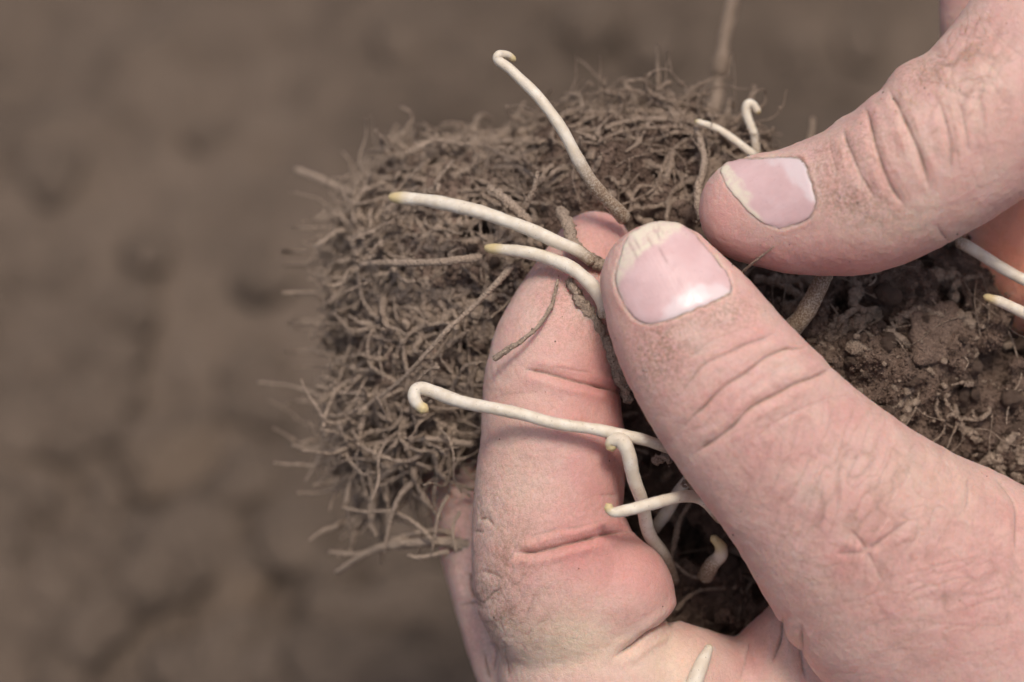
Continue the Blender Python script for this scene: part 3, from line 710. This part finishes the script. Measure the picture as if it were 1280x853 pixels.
shoot([(778, 274, .2), (762, 255, .45), (745, 232, .6), (722, 195, .75), (698, 158, .8), (668, 118, .75), (640, 88, .65), (622, 74, .6), (622, 66, .6), (632, 66, .55), (641, 73, .5)], 17, 9, (.18, .36), .10, 'long white shoot rising to a small hooked tip')
shoot([(738, 330, .55), (715, 312, .65), (690, 299, .7), (655, 283, .55), (625, 273, .45), (580, 261, .3), (535, 252, .1), (490, 246, -.1)], 14, 18, (-1, -.5), .07, 'white shoot with a blunt yellow tip pointing left')
shoot([(757, 395, .75), (750, 375, .8), (735, 354, .85), (712, 335, .8), (685, 323, .7), (650, 316, .5), (607, 311, .3)], 17, 15, (-1, -.5), .10, 'short curved white shoot beside the index fingertip')
shoot([(850, 566, 1.0), (820, 556, 1.25), (770, 544, 1.42), (700, 530, 1.5), (630, 515, 1.48), (580, 503, 1.3), (545, 491, 1.15), (528, 486, 1.1), (519, 489, 1.12), (517, 498, 1.14), (522, 507, 1.14), (531, 514, 1.14)], 13, 17, (-1, -.5), .13, 'long white shoot with a yellow hook lying across the index finger')
shoot([(842, 726, -.6), (826, 692, .1), (808, 655, .6), (798, 615, 1.15), (790, 582, 1.42), (782, 562, 1.5), (773, 552, 1.5), (763, 555, 1.48), (764, 564, 1.45)], 15, 17, (.05, .22), .16, 'white shoot with a curled yellow tip, upright beside the index finger')
shoot([(905, 648, .6), (885, 628, .85), (865, 620, 1.0), (840, 622, 1.3), (810, 631, 1.5), (785, 638, 1.62), (768, 641, 1.65), (761, 632, 1.65)], 15, 13, (-1, -.5), .14, 'white shoot with a yellow nub, crossing the upright curled shoot')
shoot([(880, 722, -.3), (890, 705, 0), (902, 692, .15), (902, 680, .25), (892, 669, .3)], 20, 11, (.25, .6), .45, 'stubby yellow shoot bud in the dark hollow')
shoot([(815, 662, -.5), (835, 635, -.2), (852, 606, 0), (866, 590, 0)], 15, 14, (-1, -.5), 0.01)
shoot([(860, 900, 1.0), (868, 858, 1.06), (876, 832, .98), (886, 808, .74)], 24, 13, (1.6, .7), .01, 'pale shoot stub at the web of the lower hand')
shoot([(990, 412, .35), (1002, 395, .5), (1014, 374, .55), (1024, 356, .5), (1034, 342, .4)], 24, 20, (2, 3), .01, 'dusty beige shoot stub below the upper thumb')
shoot([(1196, 302, -.1), (1240, 326, .1), (1290, 354, .2), (1340, 372, .2)], 14, 13, (-1, -.5), .01, 'pale shoot crossing in front of the reddish fingers')
shoot([(1330, 412, .2), (1285, 394, .3), (1255, 380, .35), (1230, 371, .3)], 15, 11, (-1, -.5), .3, 'cream shoot with a yellow tip at the right end')
shoot([(948, 196, -.4), (925, 180, -.4), (898, 163, -.4), (870, 152, -.5)], 10, 9, (-1, -.5), .05); shoot([(946, 205, -.8), (942, 170, -.8), (934, 145, -.8), (936, 134, -.8), (943, 134, -.8), (950, 143, -.8)], 12, 10, (.0, .3), .05, 'small white shoot hooked like a crook behind the upper thumb')
st = root([(893, 190, -3.9), (891, 150, -4.0), (898, 105, -4.2), (901, 80, -4.2), (906, 45, -4.3), (918, -5, -4.4), (926, -50, -4.4)], 17, 15, .2, 8, 6, .1)
st.name = 'stem'; st['label'] = 'brown blurred stem rising behind the clod'
root([(899, 92, -4.2), (902, 80, -4.2), (904, 68, -4.2)], 25, 22, .2, 8, 4, .1)
root([(1005, 200, -3), (1014, 170, -3), (1016, 148, -3)], 9, 5)
root([(664, 395, -.0), (640, 430, .0)], 6, 6); root([(820, 575, .5), (830, 572, .7), (838, 577, .7)], 12, 8, .4); root([(868, 612, .4), (858, 602, .6), (852, 606, .7)], 8, 4, .3)
root([(838, 700, -.5), (850, 650, -.3), (862, 630, -.2)], 8, 5, .3, dry=0); root([(830, 695, -.5), (870, 722, -.6), (900, 700, -.6)], 6, 4, .3, dry=0)
root([(845, 762, -.6), (870, 740, -.7), (905, 735, -.7)], 6, 4, .4, dry=0)
# --- crumbs and grains
def rock(n, seed, squash=.8):
    r = np.random.default_rng(seed)
    me = bpy.data.meshes.new('m'); import bmesh
    bm = bmesh.new(); bmesh.ops.create_icosphere(bm, subdivisions=n, radius=1)
    v = np.array([x.co[:] for x in bm.verts]); f = np.array([[y.index for y in x.verts] for x in bm.faces]); bm.free(); bpy.data.meshes.remove(me)
    v = v * (1 + .38 * fbm(v, 1.1, 2, seed * 3.3) + .12 * vnoise(v, 4, seed))[:, None] * np.array([1, r.uniform(.7, 1), squash])
    return v, f
crumb_meshes = []
for s in range(9):
    v, f = rock(3, s + 3); v = v * (1 + .22 * fbm(v, 3.2, 3, s))[:, None]; crumb_meshes.append(mesh_np('soil_crumb', v * S, f, M_SOIL, {'dry': np.full(len(v), .15)}))
sel = seeds(1500, lambda q, N, V: (.15 + sstep(820, 960, q[:, 0]) + .9 * spot(q, 610, 430, 90, 130)) * (N[:, 2] > .1))
cnt = 0
for i in sel:
    r = rng.choice([.05, .07, .09, .11, .14, .18], p=[.25, .25, .2, .15, .1, .05])
    p = BV[i] + BN[i] * r * .35
    if field(hand_prims, p[None])[0] < r * 1.1 or not (0 < BPX[i, 0] < 1330): continue
    o = link('soil_crumb', crumb_meshes[cnt % 9], parent=clod, loc=world(p) - clod_base)
    o.scale = (r * 1.0,) * 3; o.rotation_euler = rng.uniform(0, 6.28, 3); cnt += 1
    if cnt >= 290: break
v, f = rock(4, 74, .5); v = v * (1 + .16 * fbm(v, 2.2, 4, 5))[:, None]; o = link('soil_lump', mesh_np('soil_lump', v * S * .46, f, M_SOIL, {'dry': np.full(len(v), .25)}), parent=clod, loc=world(at(1182, 422, -.12)) - clod_base)
o.rotation_euler = (math.radians(20), .3, .4); o['label'] = 'smooth flattish soil lump'

lumps = [rock(1, 20 + k) for k in range(6)]
i = seeds(2000, lambda q, N, V: (sstep(900, 620, q[:, 0]) + 1.0 * spot(q, 600, 430, 90, 130) + .6 * sstep(900, 1000, q[:, 0])) * (N[:, 2] > -.2)); P = BV[i] + BN[i] * rng.uniform(-.02, .16, (len(i), 1))
rs = rng.choice([.02, .035, .06, .10], len(i), p=[.4, .33, .18, .09]); ok = field(hand_prims, P) > rs; P, rs = P[ok], rs[ok]
rpick = np.vstack(root_pts); jj = rng.integers(0, len(rpick), 2600); P = np.vstack([P, rpick[jj, :3] + nrm3(len(jj), .02)]); rs = np.concatenate([rs, rng.uniform(.018, .045, len(jj))])
items = []
for k in range(len(P)):
    v, f = lumps[k % 6]; a = rng.uniform(0, 6.28); c_, s_ = math.cos(a), math.sin(a)
    items.append((v @ np.array([[c_, -s_, 0], [s_, c_, 0], [0, 0, 1]]) * rs[k] + P[k], f))
v, f = join(items); v = v + .03 * np.stack([vnoise(v, 16, 1), vnoise(v, 16, 20), vnoise(v, 16, 40)], 1)
link('crumbs', mesh_np('crumbs', world(v) - clod_base, f, M_ROOT, {'dry': np.clip(dryness(v) * .8 + np.repeat(rng.uniform(-.3, .1, len(P)), len(lumps[0][0])), 0, 1)}), parent=clod, kind='stuff')

i = seeds(80000, lambda q, N, V: (N[:, 2] > -.2) * 1.0)
gp = BV[i] + BN[i] * .006 + nrm3(len(i), .014); gs = rng.uniform(.011, .026, len(gp)) * np.where(rng.random(len(gp)) < .12, 2.0, 1)
rp = np.vstack(root_pts); rp = rp[rp[:, 3] > .02]; j = rng.choice(len(rp), 90000, p=rp[:, 3] / rp[:, 3].sum()); dd = nrm3(len(j)); dd /= np.linalg.norm(dd, axis=1)[:, None]
gp2 = rp[j, :3] + dd * rp[j, 3:] * .98 + nrm3(len(j), .02) * np.array([1, 1, .2]) * .5; gs2 = rng.uniform(.008, .022, len(gp2))
gv, gf = grains(gp, gs); link('soil_grains', mesh_np('soil_grains', world(gv) - clod_base, gf, M_SOIL, {'dry': np.repeat(rng.uniform(0, .6, len(gp)) ** 2, 6)}, False), parent=clod, kind='stuff')
gv, gf = grains(gp2, gs2); link('root_crust', mesh_np('root_crust', world(gv) - clod_base, gf, M_ROOT, {'dry': np.clip(dryness(gv) + np.repeat(rng.uniform(-.4, .4, len(gp2)), 6), 0, 1)}, False), parent=clod, kind='stuff')

# --- hairs on the upper thumb
hp = []
for k in range(46):
    x, y = rng.uniform(1120, 1240), 0; y = 128 - (x - 1110) * .92 + rng.uniform(0, 60)
    ray = np.stack([at(x, y, zz) for zz in np.linspace(3.2, .3, 60)]); fd = field([UPPER_THUMB] + upper_prims[3:6], ray); h = np.argmax(fd < 0.0)
    if fd.min() > 0: continue
    p = ray[h]; d = np.array([-.4, .55, .5]) + rng.normal(size=3) * .3; L = rng.uniform(.12, .3)
    P = catmull([p, p + d * L * .5, p + d * L + np.array([-.25, 0, -.1]) * L], 3); hp.append(tube(P, np.linspace(.0045, .0018, len(P)), 4))
if hp:
    v, f = join(hp); link('thumb_hair', mesh_np('thumb_hair', world(v) - upper_base, f, M_HAIR), parent=upper_hand, kind='stuff')

# ------------------------------------------------------------------ the ground far below
u = np.sinh(np.linspace(-6.2, 6.2, 420)) / math.sinh(6.2) * 60 ; 
gx, gy = np.meshgrid(np.unique(np.concatenate([np.linspace(-.30, .30, 300), np.sign(u) * (np.abs(u) + .3)])), np.unique(np.concatenate([np.linspace(-.30, .36, 300), np.sign(u) * (np.abs(u) + .36)])), indexing='ij')
q = np.stack([gx.ravel(), gy.ravel(), np.zeros(gx.size)], 1)
qc = q * 100
def ground_h(qc): return (1.0 * fbm(qc, .10, 2, 3) + .38 * fbm(qc, .34, 3, 9) + .34 * np.maximum(0, .6 - worley(qc, .36)) * (1 + fbm(qc, .08, 1, 60)) + .34 * np.maximum(0, .62 - worley(qc, .8)) + .16 * fbm(qc, 1.1, 2, 70)) * 1.15
hgt = ground_h(qc)
q[:, 2] = (hgt - 1.6) * S
nx, ny = gx.shape; a = (np.arange(nx - 1)[:, None] * ny + np.arange(ny - 1)[None]).ravel()
gF = np.stack([a, a + ny, a + ny + 1, a + 1], 1)
link('ground', mesh_np('ground', q, gF, M_GROUND, {'dry': np.clip(.25 + .3 * fbm(qc, .16, 2, 20), 0, .6)}), kind='structure')
def on_ground(px, py):
    a = world((0, 0, DIST)); b = world(at(px, py, 0)); d = b - a; t = (-.016 - a[2]) / d[2]; p = a + d * t; p[2] = (ground_h(np.array([[p[0] * 100, p[1] * 100, 0.]]))[0] - 1.6) * S; return p
r_ = np.random.default_rng(8)
extra = [(r_.normal(130, 120), r_.normal(520, 90), r_.uniform(.6, 1.5)) for _ in range(22)] + [(r_.uniform(20, 560), r_.uniform(640, 850), r_.uniform(.6, 1.5)) for _ in range(22)]
cm = [rock(3, 40 + s, .62) for s in range(5)]
cmesh = [mesh_np('clod', v * S, f, M_GROUND, {'dry': np.full(len(v), .32)}) for v, f in cm]
spots = [(95, 470, 1.1), (75, 510, .9), (150, 480, .8), (115, 545, .7), (240, 500, .8), (330, 480, 1.0), (180, 650, .9), (60, 690, 1.2), (370, 620, .9), (420, 760, 1.3), (120, 760, 1.0), (520, 740, 1.1), (340, 800, 1.0), (30, 600, .8),
         (310, 560, .9), (450, 830, .9), (230, 820, 1.0), (270, 150, .9), (520, 60, 1.2), (730, 30, 1.4), (600, 100, .8), (60, 200, 1.0), (180, 300, .8), (330, 330, 1.0), (1000, 60, .9), (1080, 30, 1.0), (820, 60, .9)] + extra
for k, (x, y, r) in enumerate(spots):
    p = on_ground(x, y); o = link('clod', cmesh[k % 5], loc=(p[0], p[1], p[2] - r * .001), label='small brown soil clod lying blurred on the ground below the hands', cat='clod', group='soil clods on the ground')
    r *= .8; o.scale = (r, r * .9, r * .75); o.rotation_euler = (0, 0, k * 1.7)
v, f = rock(3, 91, .6); st = mesh_np('stone', v * S, f, M_STONE, {'dry': np.full(len(v), .3)})
for (x, y, r, rz, sx, lb) in ((205, 560, 1.25, .3, 1, 'roundish pale stone blurred on the ground left of the clod'), (292, 715, .95, 1.2, 1.7, 'elongated pale stone blurred on the ground at lower left')):
    p = on_ground(x, y); o = link('stone', st, loc=(p[0], p[1], p[2]), label=lb, cat='stone'); o.scale = (r * sx, r, r * .8); o.rotation_euler = (0, 0, rz)
